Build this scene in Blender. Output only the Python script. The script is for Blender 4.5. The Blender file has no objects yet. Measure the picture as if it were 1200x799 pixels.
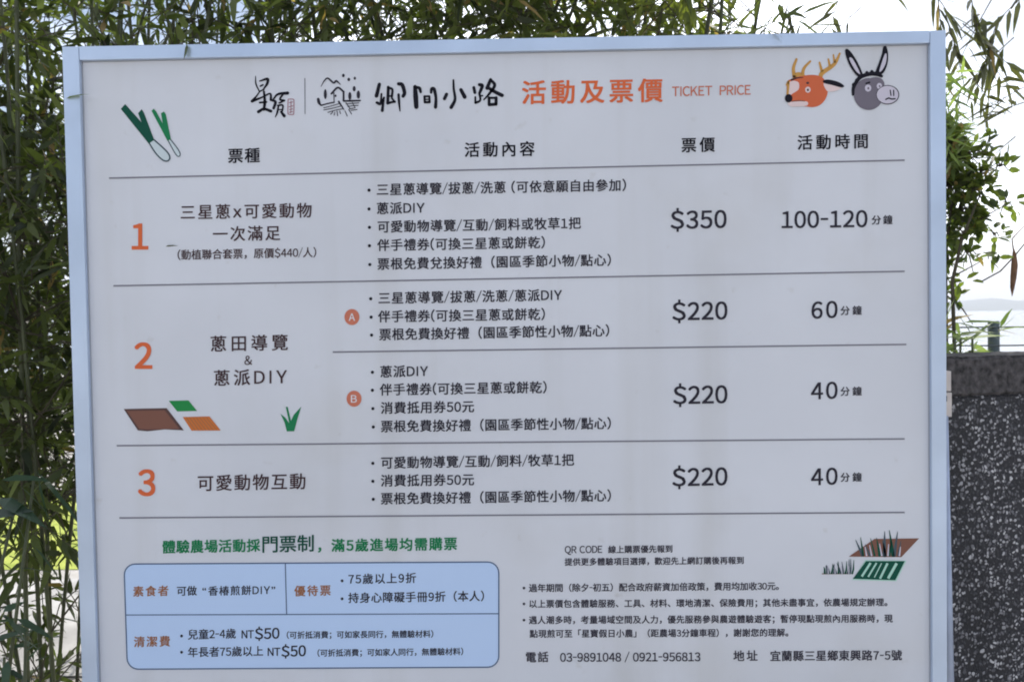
import bpy, bmesh, math, random
import numpy as np
from mathutils import Vector, Matrix
from mathutils.geometry import tessellate_polygon

random.seed(7)
RNG = np.random.default_rng(7)
SC = bpy.context.scene
COL = SC.collection
R = math.radians

# ------------------------------------------------------------------ camera
W0, H0, F = 1200.0, 799.0, 1000.0          # photograph size and focal length in its pixels
YAW, PITCH, ROLL = R(-1.3032), R(-1.6232), R(-0.8390)
EYE = 1.55
DB = 1.75                                   # camera to board plane
_f = np.array([math.sin(YAW)*math.cos(PITCH), math.cos(YAW)*math.cos(PITCH), math.sin(PITCH)])
_r = np.cross(_f, [0, 0, 1.0]); _r /= np.linalg.norm(_r)
_u = np.cross(_r, _f)
_r, _u = math.cos(ROLL)*_r + math.sin(ROLL)*_u, -math.sin(ROLL)*_r + math.cos(ROLL)*_u
CAM = np.array([0.0, -DB, EYE])
cd = bpy.data.cameras.new('camera')
cam = bpy.data.objects.new('camera', cd)
COL.objects.link(cam)
cam.matrix_world = Matrix(((_r[0], _u[0], -_f[0], CAM[0]), (_r[1], _u[1], -_f[1], CAM[1]),
                           (_r[2], _u[2], -_f[2], CAM[2]), (0, 0, 0, 1)))
cd.sensor_width = 36.0
cd.lens = 36.0 * F / W0
cd.clip_start = 0.05
cd.clip_end = 20000
cd.dof.use_dof = True
cd.dof.focus_distance = 1.85
cd.dof.aperture_fstop = 9.0
SC.camera = cam

def at(px, py, Y=0.0):
    """point of the photograph's pixel on the vertical plane y = Y"""
    d = _f*F + _r*(px - W0/2) + _u*(H0/2 - py)
    t = (Y + DB)/d[1]
    return CAM + d*t

def at_ground(px, py, z=0.0):
    d = _f*F + _r*(px - W0/2) + _u*(H0/2 - py)
    return CAM + d*((z - EYE)/d[2])

# ------------------------------------------------------------------ sky, sun, exposure
SUN_EL, SUN_AZ = R(46), R(24)               # azimuth from +Y (behind the board) towards +X
wd = bpy.data.worlds.new('World')
SC.world = wd
wd.use_nodes = True
nt = wd.node_tree
nt.nodes.clear()
def nn(t, kind, **kw):
    n = t.nodes.new(kind)
    for k, v in kw.items():
        setattr(n, k, v)
    return n
sky = nn(nt, 'ShaderNodeTexSky', sky_type='NISHITA', sun_disc=False, sun_elevation=SUN_EL,
         sun_rotation=SUN_AZ, air_density=1.0, dust_density=1.6, ozone_density=1.0)
tc = nn(nt, 'ShaderNodeTexCoord')
mpg = nn(nt, 'ShaderNodeMapping'); mpg.inputs['Scale'].default_value = (1.0, 1.0, 2.2)
no = nn(nt, 'ShaderNodeTexNoise'); no.inputs['Scale'].default_value = 2.3; no.inputs['Detail'].default_value = 7
no.inputs['Roughness'].default_value = 0.55
rp = nn(nt, 'ShaderNodeValToRGB')
rp.color_ramp.elements[0].position = 0.45; rp.color_ramp.elements[0].color = (0, 0, 0, 1)
rp.color_ramp.elements[1].position = 0.66; rp.color_ramp.elements[1].color = (1, 1, 1, 1)
mx = nn(nt, 'ShaderNodeMix', data_type='RGBA')
# cloud lit from behind: brighter towards the sun
sv = nn(nt, 'ShaderNodeVectorMath', operation='DOT_PRODUCT')
sv.inputs[1].default_value = (math.sin(SUN_AZ)*math.cos(SUN_EL), math.cos(SUN_AZ)*math.cos(SUN_EL), math.sin(SUN_EL))
mr = nn(nt, 'ShaderNodeMapRange'); mr.inputs['From Min'].default_value = 0.15; mr.inputs['From Max'].default_value = 1.0
mr.inputs['To Min'].default_value = 0.85; mr.inputs['To Max'].default_value = 2.6
vs = nn(nt, 'ShaderNodeVectorMath', operation='SCALE'); vs.inputs[0].default_value = (12.0, 12.4, 13.6)
nt.links.new(tc.outputs['Generated'], sv.inputs[0]); nt.links.new(sv.outputs['Value'], mr.inputs['Value'])
nt.links.new(mr.outputs[0], vs.inputs['Scale']); nt.links.new(vs.outputs[0], mx.inputs[7])
bg = nn(nt, 'ShaderNodeBackground'); bg.inputs['Strength'].default_value = 0.10
wo = nn(nt, 'ShaderNodeOutputWorld')
L = nt.links.new
L(tc.outputs['Generated'], mpg.inputs['Vector']); L(mpg.outputs[0], no.inputs['Vector'])
L(no.outputs[0], rp.inputs[0]); L(rp.outputs[0], mx.inputs[0])
L(sky.outputs[0], mx.inputs[6]); L(mx.outputs[2], bg.inputs['Color']); L(bg.outputs[0], wo.inputs['Surface'])

sd = bpy.data.lights.new('sun', 'SUN')
sd.energy = 3.6; sd.angle = R(0.5); sd.color = (1.0, 0.95, 0.87)
sun = bpy.data.objects.new('sun', sd); COL.objects.link(sun)
sdir = Vector((math.sin(SUN_AZ)*math.cos(SUN_EL), math.cos(SUN_AZ)*math.cos(SUN_EL), math.sin(SUN_EL)))
sun.rotation_euler = sdir.to_track_quat('Z', 'Y').to_euler()
sun.location = (2, 6, 8)

SC.view_settings.view_transform = 'Standard'
SC.view_settings.look = 'None'
SC.view_settings.exposure = 0.52
SC.view_settings.gamma = 1.0
SC.render.engine = 'CYCLES'
SC.cycles.use_denoising = True
SC.cycles.max_bounces = 8
SC.cycles.transparent_max_bounces = 8
SC.cycles.filter_width = 1.9

# ------------------------------------------------------------------ materials
def mat(name, col, rough=0.6, metal=0.0, noise=None, bump=None, coat=0.0, spec=0.5):
    """noise = (scale, amount): gentle variation of the thing's own colour; bump = (scale, strength)"""
    m = bpy.data.materials.new(name); m.use_nodes = True
    t = m.node_tree; b = t.nodes['Principled BSDF']
    b.inputs['Roughness'].default_value = rough
    b.inputs['Metallic'].default_value = metal
    b.inputs['Specular IOR Level'].default_value = spec
    b.inputs['Coat Weight'].default_value = coat
    b.inputs['Base Color'].default_value = (*col, 1)
    if noise or bump:
        c = nn(t, 'ShaderNodeTexCoord')
    if noise:
        n = nn(t, 'ShaderNodeTexNoise'); n.inputs['Scale'].default_value = noise[0]; n.inputs['Detail'].default_value = 6
        r = nn(t, 'ShaderNodeValToRGB')
        a = noise[1]
        r.color_ramp.elements[0].position = 0.3; r.color_ramp.elements[0].color = (*[x*(1-a) for x in col], 1)
        r.color_ramp.elements[1].position = 0.7; r.color_ramp.elements[1].color = (*[min(1, x*(1+a)) for x in col], 1)
        t.links.new(c.outputs['Object'], n.inputs['Vector']); t.links.new(n.outputs[0], r.inputs[0])
        t.links.new(r.outputs[0], b.inputs['Base Color'])
    if bump:
        n2 = nn(t, 'ShaderNodeTexNoise'); n2.inputs['Scale'].default_value = bump[0]; n2.inputs['Detail'].default_value = 4
        bp = nn(t, 'ShaderNodeBump'); bp.inputs['Strength'].default_value = bump[1]; bp.inputs['Distance'].default_value = 0.01
        t.links.new(c.outputs['Object'], n2.inputs['Vector']); t.links.new(n2.outputs[0], bp.inputs['Height'])
        t.links.new(bp.outputs[0], b.inputs['Normal'])
    return m

def leaf_mat(name, dark, light, trans=0.4):
    m = bpy.data.materials.new(name); m.use_nodes = True
    t = m.node_tree; b = t.nodes['Principled BSDF']
    b.inputs['Roughness'].default_value = 0.38; b.inputs['Specular IOR Level'].default_value = 0.45
    a = nn(t, 'ShaderNodeAttribute', attribute_name='age')
    r = nn(t, 'ShaderNodeValToRGB')
    r.color_ramp.elements[0].color = (*dark, 1); r.color_ramp.elements[1].color = (*light, 1)
    e = r.color_ramp.elements.new(0.97); e.color = (*light, 1)
    r.color_ramp.elements[-1].color = (0.30, 0.20, 0.09, 1)       # the odd dry leaf
    tr = nn(t, 'ShaderNodeBsdfTranslucent')
    br = nn(t, 'ShaderNodeMix', data_type='RGBA', blend_type='MULTIPLY'); br.inputs[0].default_value = 1
    br.inputs[7].default_value = (1.9, 2.2, 0.9, 1)
    ms = nn(t, 'ShaderNodeMixShader'); ms.inputs[0].default_value = trans
    o = t.nodes['Material Output']
    k = t.links.new
    k(a.outputs['Fac'], r.inputs[0]); k(r.outputs[0], b.inputs['Base Color'])
    k(r.outputs[0], br.inputs[6]); k(br.outputs[2], tr.inputs['Color'])
    k(b.outputs[0], ms.inputs[1]); k(tr.outputs[0], ms.inputs[2]); k(ms.outputs[0], o.inputs['Surface'])
    return m

M = {}
M['panel'] = mat('panel_white', (0.70, 0.715, 0.755), 0.42, noise=(2.2, 0.055), bump=(2.2, 0.06))
def weather_panel():
    t = M['panel'].node_tree; b = t.nodes['Principled BSDF']; k = t.links.new
    old = b.inputs['Base Color'].links[0].from_socket
    c = nn(t, 'ShaderNodeTexCoord')
    def layer(scale, xyz, p0, p1, col, prev, detail=5):
        m = nn(t, 'ShaderNodeMapping'); m.inputs['Scale'].default_value = xyz
        n = nn(t, 'ShaderNodeTexNoise'); n.inputs['Scale'].default_value = scale; n.inputs['Detail'].default_value = detail
        r = nn(t, 'ShaderNodeMapRange'); r.inputs['From Min'].default_value = p0; r.inputs['From Max'].default_value = p1
        r.inputs['To Max'].default_value = 1.0
        x = nn(t, 'ShaderNodeMix', data_type='RGBA', blend_type='MULTIPLY'); x.inputs[7].default_value = (*col, 1)
        k(c.outputs['Object'], m.inputs[0]); k(m.outputs[0], n.inputs['Vector']); k(n.outputs[0], r.inputs['Value'])
        k(r.outputs[0], x.inputs[0]); k(prev, x.inputs[6]); return x.outputs[2], n.outputs[0]
    o, h = layer(9, (1, 1, 0.05), 0.52, 0.80, (0.90, 0.89, 0.86), old)
    o, h2 = layer(3.2, (1, 1, 1.0), 0.55, 0.78, (0.93, 0.915, 0.88), o)
    o, h3 = layer(26, (1, 1, 1.0), 0.66, 0.80, (0.86, 0.84, 0.80), o, 8)
    k(o, b.inputs['Base Color'])
    r = nn(t, 'ShaderNodeMapRange'); r.inputs['To Min'].default_value = 0.30; r.inputs['To Max'].default_value = 0.52
    k(h2, r.inputs['Value']); k(r.outputs[0], b.inputs['Roughness'])
weather_panel()
M['alu'] = mat('anodised_aluminium', (0.57, 0.67, 0.82), 0.33, metal=0.45, noise=(5, 0.10), bump=(14, 0.05))
M['alu_back'] = mat('galvanised_steel', (0.38, 0.43, 0.54), 0.45, metal=0.6, noise=(20, 0.12))
M['ink'] = mat('ink_black', (0.012, 0.011, 0.018), 0.5)
M['ink_soft'] = mat('ink_dark_grey', (0.036, 0.033, 0.046), 0.5)
M['ink_brown'] = mat('ink_brown', (0.068, 0.038, 0.042), 0.5)
M['ink_small'] = mat('ink_small', (0.055, 0.05, 0.066), 0.5)
M['rule'] = mat('ink_rule_grey', (0.22, 0.215, 0.25), 0.5)
M['orange'] = mat('ink_orange', (0.74, 0.155, 0.055), 0.5)
M['orange_soft'] = mat('ink_orange_soft', (0.62, 0.20, 0.125), 0.5)
M['amber'] = mat('ink_amber_brown', (0.36, 0.155, 0.075), 0.5)
M['green_ink'] = mat('ink_green', (0.018, 0.22, 0.085), 0.5)
M['green_dark'] = mat('ink_dark_green', (0.008, 0.085, 0.055), 0.5)
M['blue_box'] = mat('ink_sky_blue', (0.56, 0.71, 0.95), 0.45)
M['blue_line'] = mat('ink_slate_blue', (0.10, 0.15, 0.26), 0.5)
M['white_ink'] = mat('ink_white', (0.80, 0.80, 0.82), 0.5)
M['deer'] = mat('ink_rust', (0.66, 0.15, 0.065), 0.5)
M['antler'] = mat('ink_ochre', (0.60, 0.32, 0.085), 0.5)
M['donkey'] = mat('ink_warm_grey', (0.185, 0.165, 0.20), 0.5)
M['pink'] = mat('ink_pale_pink', (0.80, 0.64, 0.62), 0.5)
M['lilac'] = mat('ink_pale_lilac', (0.62, 0.58, 0.66), 0.5)
M['brown'] = mat('ink_soil_brown', (0.23, 0.105, 0.075), 0.5)
M['brown_edge'] = mat('ink_dark_soil', (0.115, 0.065, 0.06), 0.5)
M['field_orange'] = mat('ink_field_orange', (0.62, 0.185, 0.05), 0.5)
M['field_green'] = mat('ink_field_green', (0.025, 0.27, 0.07), 0.5)
M['mint'] = mat('ink_mint', (0.45, 0.72, 0.60), 0.5)
M['seal'] = mat('ink_seal_red', (0.42, 0.20, 0.24), 0.5)
M['leek_pale'] = mat('ink_leek_white', (0.62, 0.70, 0.72), 0.5)
M['leek_line'] = mat('ink_leek_outline', (0.075, 0.11, 0.13), 0.5)
for _k in list(M):
    if _k not in ('panel', 'alu', 'alu_back'):
        M[_k].node_tree.nodes['Principled BSDF'].inputs['Specular IOR Level'].default_value = 0.12
M['leaf'] = leaf_mat('bamboo_leaf', (0.011, 0.018, 0.008), (0.165, 0.195, 0.062), 0.40)
M['leaf_bright'] = leaf_mat('bamboo_leaf_sunlit', (0.05, 0.07, 0.022), (0.20, 0.21, 0.055), 0.42)  # sunlit copy of the bamboo leaf: the sun's brightness put into its colour
M['leaf_spray'] = leaf_mat('bamboo_leaf_old', (0.045, 0.050, 0.026), (0.12, 0.115, 0.055), 0.30)
M['leaf_broad'] = leaf_mat('shrub_leaf', (0.024, 0.042, 0.013), (0.20, 0.235, 0.05), 0.42)
M['leaf_bluish'] = leaf_mat('weed_leaf', (0.020, 0.042, 0.030), (0.06, 0.105, 0.06), 0.25)
M['leaf_pale'] = leaf_mat('striped_leaf', (0.09, 0.13, 0.045), (0.34, 0.40, 0.17), 0.36)
M['culm'] = mat('bamboo_culm', (0.075, 0.085, 0.035), 0.45, noise=(7, 0.35))
M['twig'] = mat('twig_bark', (0.07, 0.058, 0.035), 0.8, noise=(20, 0.3))
M['concrete_cap'] = mat('dark_concrete', (0.066, 0.060, 0.060), 0.9, noise=(60, 0.85), bump=(70, 1.0))
M['post'] = mat('post_green_steel', (0.10, 0.13, 0.13), 0.5, noise=(15, 0.2))
M['wire'] = mat('wire_steel', (0.16, 0.18, 0.18), 0.5, metal=0.5)
M['seam_shade'] = mat('seam_shade_grey', (0.36, 0.38, 0.43), 0.7)
M['box'] = mat('socket_beige', (0.60, 0.54, 0.50), 0.5, noise=(30, 0.1))
M['hole'] = mat('hole_dark', (0.012, 0.012, 0.012), 0.8)
M['dry'] = mat('dry_leaf', (0.20, 0.105, 0.055), 0.8, noise=(40, 0.3))

def pebble_mat():
    m = bpy.data.materials.new('pebble_wash'); m.use_nodes = True
    t = m.node_tree; b = t.nodes['Principled BSDF']; k = t.links.new
    c = nn(t, 'ShaderNodeTexCoord')
    n0 = nn(t, 'ShaderNodeTexNoise'); n0.inputs['Scale'].default_value = 60; n0.inputs['Detail'].default_value = 2
    mv = nn(t, 'ShaderNodeMix', data_type='RGBA'); mv.inputs[0].default_value = 0.018
    v = nn(t, 'ShaderNodeTexVoronoi', feature='F1'); v.inputs['Scale'].default_value = 118
    k(c.outputs['Object'], n0.inputs['Vector']); k(c.outputs['Object'], mv.inputs[6]); k(n0.outputs['Color'], mv.inputs[7])
    k(mv.outputs[2], v.inputs['Vector'])
    # each stone its own grey
    sp = nn(t, 'ShaderNodeSeparateColor'); k(v.outputs['Color'], sp.inputs[0])
    rc = nn(t, 'ShaderNodeValToRGB'); e = rc.color_ramp.elements
    e[0].position = 0.0; e[0].color = (0.028, 0.028, 0.034, 1)
    e[1].position = 1.0; e[1].color = (0.74, 0.73, 0.74, 1)
    for p, q in ((0.28, (0.045, 0.045, 0.053)), (0.5, (0.13, 0.13, 0.145)), (0.72, (0.34, 0.335, 0.35))):
        x = e.new(p); x.color = (*q, 1)
    k(sp.outputs[0], rc.inputs[0])
    # cement between the stones
    rd = nn(t, 'ShaderNodeValToRGB'); rd.color_ramp.elements[0].position = 0.36; rd.color_ramp.elements[0].color = (1, 1, 1, 1)
    rd.color_ramp.elements[1].position = 0.56; rd.color_ramp.elements[1].color = (0, 0, 0, 1)
    k(v.outputs['Distance'], rd.inputs[0])
    mxx = nn(t, 'ShaderNodeMix', data_type='RGBA'); mxx.inputs[6].default_value = (0.022, 0.022, 0.027, 1)
    k(rd.outputs[0], mxx.inputs[0]); k(rc.outputs[0], mxx.inputs[7]); 
    ns = nn(t, 'ShaderNodeTexNoise'); ns.inputs['Scale'].default_value = 5.5; ns.inputs['Detail'].default_value = 7
    rs = nn(t, 'ShaderNodeValToRGB'); rs.color_ramp.elements[0].position = .36; rs.color_ramp.elements[0].color = (0.6, 0.6, 0.61, 1)
    rs.color_ramp.elements[1].position = .60; rs.color_ramp.elements[1].color = (1.15, 1.14, 1.13, 1)
    ml = nn(t, 'ShaderNodeMix', data_type='RGBA', blend_type='MULTIPLY'); ml.inputs[0].default_value = 1
    k(c.outputs['Object'], ns.inputs['Vector']); k(ns.outputs[0], rs.inputs[0]); k(mxx.outputs[2], ml.inputs[6]); k(rs.outputs[0], ml.inputs[7])
    k(ml.outputs[2], b.inputs['Base Color'])
    bp = nn(t, 'ShaderNodeBump'); bp.inputs['Strength'].default_value = 0.9; bp.inputs['Distance'].default_value = 0.004
    k(rd.outputs[0], bp.inputs['Height']); k(bp.outputs[0], b.inputs['Normal'])
    b.inputs['Roughness'].default_value = 0.62
    return m
M['pebble'] = pebble_mat()

def ground_mat(name, c1, c2, scale, bump=0.4):
    m = mat(name, c1, 0.95, bump=(scale*3, bump))
    t = m.node_tree; b = t.nodes['Principled BSDF']
    c = nn(t, 'ShaderNodeTexCoord'); n = nn(t, 'ShaderNodeTexNoise'); n.inputs['Scale'].default_value = scale
    n.inputs['Detail'].default_value = 8
    r = nn(t, 'ShaderNodeValToRGB'); r.color_ramp.elements[0].position = 0.35; r.color_ramp.elements[1].position = 0.65
    r.color_ramp.elements[0].color = (*c1, 1); r.color_ramp.elements[1].color = (*c2, 1)
    t.links.new(c.outputs['Object'], n.inputs['Vector']); t.links.new(n.outputs[0], r.inputs[0])
    t.links.new(r.outputs[0], b.inputs['Base Color'])
    return m
M['ground'] = ground_mat('pale_gravel', (0.30, 0.28, 0.25), (0.44, 0.42, 0.39), 3.0)
M['lawn'] = ground_mat('mown_grass', (0.22, 0.28, 0.03), (0.40, 0.44, 0.08), 6.0)
M['path'] = ground_mat('pale_concrete', (0.26, 0.25, 0.24), (0.46, 0.45, 0.43), 2.2, 0.3)
M['hill'] = ground_mat('wooded_hill', (0.04, 0.06, 0.035), (0.08, 0.10, 0.05), 0.02)
wm = mat('lake_water', (0.10, 0.14, 0.17), 0.12, bump=(0.6, 0.12)); M['water'] = wm

# ------------------------------------------------------------------ object helpers
def tag(o, label=None, cat=None, group=None, kind=None):
    if label: o['label'] = label
    if cat: o['category'] = cat
    if group: o['group'] = group
    if kind: o['kind'] = kind
    return o

def link(name, me, material, parent=None):
    o = bpy.data.objects.new(name, me)
    COL.objects.link(o)
    for m in (material if isinstance(material, (list, tuple)) else [material]):
        me.materials.append(m)
    if parent is not None:
        o.parent = parent
        bpy.context.view_layer.update()
        o.matrix_parent_inverse = parent.matrix_world.inverted()
    return o

def empty(name, loc):
    o = bpy.data.objects.new(name, None)
    o.empty_display_size = 0.1
    o.location = loc
    COL.objects.link(o)
    bpy.context.view_layer.update()
    return o

def mesh_from(name, V, Fc, smooth=False):
    me = bpy.data.meshes.new(name)
    me.from_pydata([tuple(v) for v in V], [], Fc)
    me.update()
    if smooth:
        me.polygons.foreach_set('use_smooth', [True]*len(me.polygons))
    return me

def prism(outline, y0, y1, name, material, parent, bevel=0.0012):
    """extrude an (x, z) outline from y0 (front) to y1"""
    bm = bmesh.new()
    a = [bm.verts.new((x, y0, z)) for x, z in outline]
    b = [bm.verts.new((x, y1, z)) for x, z in outline]
    n = len(outline)
    bm.faces.new(a); bm.faces.new(b[::-1])
    for i in range(n):
        j = (i+1) % n
        bm.faces.new((a[j], a[i], b[i], b[j]))
    bmesh.ops.recalc_face_normals(bm, faces=bm.faces)
    if bevel:
        bmesh.ops.bevel(bm, geom=list(bm.edges), offset=bevel, segments=2, affect='EDGES', profile=0.7)
    me = bpy.data.meshes.new(name); bm.to_mesh(me); bm.free()
    return link(name, me, material, parent)

def tube_data(pts, rads, sides=6):
    """vertices and faces of a tube along pts"""
    pts = [Vector(p) for p in pts]
    V, Fc = [], []
    ref = Vector((0.31, 0.87, 0.38)).normalized()
    for i, p in enumerate(pts):
        d = (pts[min(i+1, len(pts)-1)] - pts[max(i-1, 0)])
        d = d.normalized() if d.length > 1e-9 else Vector((0, 0, 1))
        u = d.cross(ref)
        if u.length < 1e-4: u = d.cross(Vector((1, 0, 0)))
        u.normalize(); w = d.cross(u)
        for k in range(sides):
            a = 2*math.pi*k/sides
            V.append(p + (u*math.cos(a) + w*math.sin(a))*rads[i])
    for i in range(len(pts)-1):
        for k in range(sides):
            k2 = (k+1) % sides
            Fc.append((i*sides+k, i*sides+k2, (i+1)*sides+k2, (i+1)*sides+k))
    Fc.append(tuple(range(sides))[::-1])
    Fc.append(tuple((len(pts)-1)*sides + k for k in range(sides)))
    return V, Fc

def tube(name, pts, rads, material, parent=None, sides=8):
    V, Fc = tube_data(pts, rads, sides)
    return link(name, mesh_from(name, V, Fc, True), material, parent)

# ------------------------------------------------------------------ ground, lawn, water, hills
def sheet(name, xs, ys, z, m, kind='structure'):
    V = [(x, y, z) for y in ys for x in xs]
    nx = len(xs)
    Fc = [(j*nx+i, j*nx+i+1, (j+1)*nx+i+1, (j+1)*nx+i) for j in range(len(ys)-1) for i in range(nx-1)]
    o = link(name, mesh_from(name, V, Fc), m)
    tag(o, kind=kind)
    return o
sheet('ground', [-3400, -60, 60, 3400], [-2000, -40, 40, 3000], 0.0, M['ground'])
def blob(name, pts, z, m):
    o = link(name, mesh_from(name, [(x, y, z) for x, y in pts], [tuple(range(len(pts)))]), m)
    tag(o, kind='structure'); return o
blob('lawn', [(-6.5, 3.55), (-1.6, 3.5), (0.6, 3.6), (2.4, 4.1), (3.0, 5.2), (1.5, 5.9), (-2.0, 5.75), (-7.0, 5.9)], 0.004, M['lawn'])
blob('path', [(-9, 1.9), (6, 1.9), (6, 3.35), (2, 3.45), (-2, 3.3), (-9, 3.35)], 0.008, M['path'])
sheet('lake', [-2500, 2500], [24, 1450], 0.012, M['water'])
def hills():
    V, Fc = [], []
    n = 220
    for j, (dy, k) in enumerate(((0, 0), (120, 0.55), (260, 1.0), (420, 0.8), (700, 0.1))):
        for i in range(n):
            x = -2600 + 5200*i/(n-1)
            h = 15 + 9*math.sin(x*0.006+1.2) + 6*math.sin(x*0.017) + 4*math.sin(x*0.041+2) + 2.0*math.sin(x*0.12) + 1.2*math.sin(x*.31)
            V.append((x, 1450+dy, max(0.0, h*k)-0.01))
    for j in range(4):
        for i in range(n-1):
            Fc.append((j*n+i, j*n+i+1, (j+1)*n+i+1, (j+1)*n+i))
    o = link('hills', mesh_from('hills', V, Fc, True), M['hill']); tag(o, kind='structure')
hills()

def haze():
    bm = bmesh.new(); bmesh.ops.create_cube(bm, size=1)
    for v in bm.verts: v.co = (v.co.x*7000, v.co.y*5200+500, v.co.z*91+44.5)
    me = bpy.data.meshes.new('haze'); bm.to_mesh(me); bm.free()
    m = bpy.data.materials.new('haze_air'); m.use_nodes = True
    t = m.node_tree; t.nodes.clear()
    v = nn(t, 'ShaderNodeVolumePrincipled'); v.inputs['Density'].default_value = HAZE
    v.inputs['Color'].default_value = (0.86, 0.91, 1.0, 1); v.inputs['Anisotropy'].default_value = 0.2
    o = nn(t, 'ShaderNodeOutputMaterial'); t.links.new(v.outputs[0], o.inputs['Volume'])
    tag(link('haze', me, m), kind='stuff')
HAZE = 0.0007
haze()

# ------------------------------------------------------------------ the ticket board
TL, TR, BL, BR = at(76.5, 57), at(1105, 38), at(101, 838), at(1106.5, 838)
iTL, iTR, iBL, iBR = at(96, 72.5), at(1087, 52.5), at(118, 820), at(1090, 820)
board = empty('ticket_board', (float((TL[0]+TR[0])/2), 0.0, 0.0))
tag(board, 'big white ticket price board in pale aluminium frame, printed with Chinese text', 'sign board')
xz = lambda p: (float(p[0]), float(p[2]))
panel = prism([xz(iTL), xz(iTR), xz(iBR), xz(iBL)], 0.0, 0.018, 'panel', M['panel'], board, 0)
g = 0.0008
FR = -0.012
# stiles run the full height, rails butt between them
prism([xz(TL), (xz(iTL)[0], xz(TL)[1]-0.0004), xz(iBL), (xz(iBL)[0], xz(BL)[1]), xz(BL)], FR, 0.032, 'frame_stile', M['alu'], board)
prism([(xz(iTR)[0], xz(TR)[1]-0.0004), xz(TR), xz(BR), (xz(iBR)[0], xz(BR)[1]), xz(iBR)], FR, 0.032, 'frame_stile', M['alu'], board)
def lerp(a, b, t): return a + (b-a)*t
tl2 = lerp(TL, TR, (iTL[0]-TL[0])/(TR[0]-TL[0])); tr2 = lerp(TL, TR, (iTR[0]-TL[0])/(TR[0]-TL[0]))
prism([(xz(tl2)[0]+g, xz(tl2)[1]), (xz(tr2)[0]-g, xz(tr2)[1]), (xz(iTR)[0]-g, xz(iTR)[1]), (xz(iTL)[0]+g, xz(iTL)[1])], FR+0.0008, 0.03, 'frame_rail', M['alu'], board)
prism([(xz(iBL)[0]+g, xz(iBL)[1]), (xz(iBR)[0]-g, xz(iBR)[1]), (xz(iBR)[0]-g, xz(BR)[1]), (xz(iBL)[0]+g, xz(BL)[1])], FR+0.0008, 0.03, 'frame_rail', M['alu'], board)
def seam_shade(a, b):  # added grey strip: draws the dark seam and contact shade inside the frame
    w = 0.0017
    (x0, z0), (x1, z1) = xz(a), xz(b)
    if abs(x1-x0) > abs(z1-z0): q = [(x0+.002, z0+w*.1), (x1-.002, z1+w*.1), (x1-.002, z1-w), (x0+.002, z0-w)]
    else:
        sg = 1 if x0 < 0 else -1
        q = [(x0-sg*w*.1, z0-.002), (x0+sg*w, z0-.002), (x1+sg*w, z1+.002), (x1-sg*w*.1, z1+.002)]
    prism(q, -0.003, 0.006, 'seam_shade', M['seam_shade'], board, 0)
for a_, b_ in ((iTL, iTR), (iBL, iBR), (iTL, iBL), (iTR, iBR)): seam_shade(a_, b_)
# steel posts and a back sheet behind the panel
bx0, bx1 = xz(BL)[0], xz(BR)[0]
for X in (bx0+0.16, bx1-0.16):
    prism([(X-0.025, 0.0), (X+0.025, 0.0), (X+0.025, xz(TL)[1]-0.04), (X-0.025, xz(TL)[1]-0.04)], 0.0335, 0.083, 'post', M['alu_back'], board, 0.003)
# --- printing -------------------------------------------------------
def to_board(P, layer):
    P = np.asarray(P, float)
    d = _f[None]*F + _r[None]*(P[:, :1]-W0/2) + _u[None]*(H0/2-P[:, 1:2])
    t = DB/d[:, 1:2]
    Q = CAM[None] + d*t
    Q[:, 1] = -0.0006 - 0.00022*layer
    return Q

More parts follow.
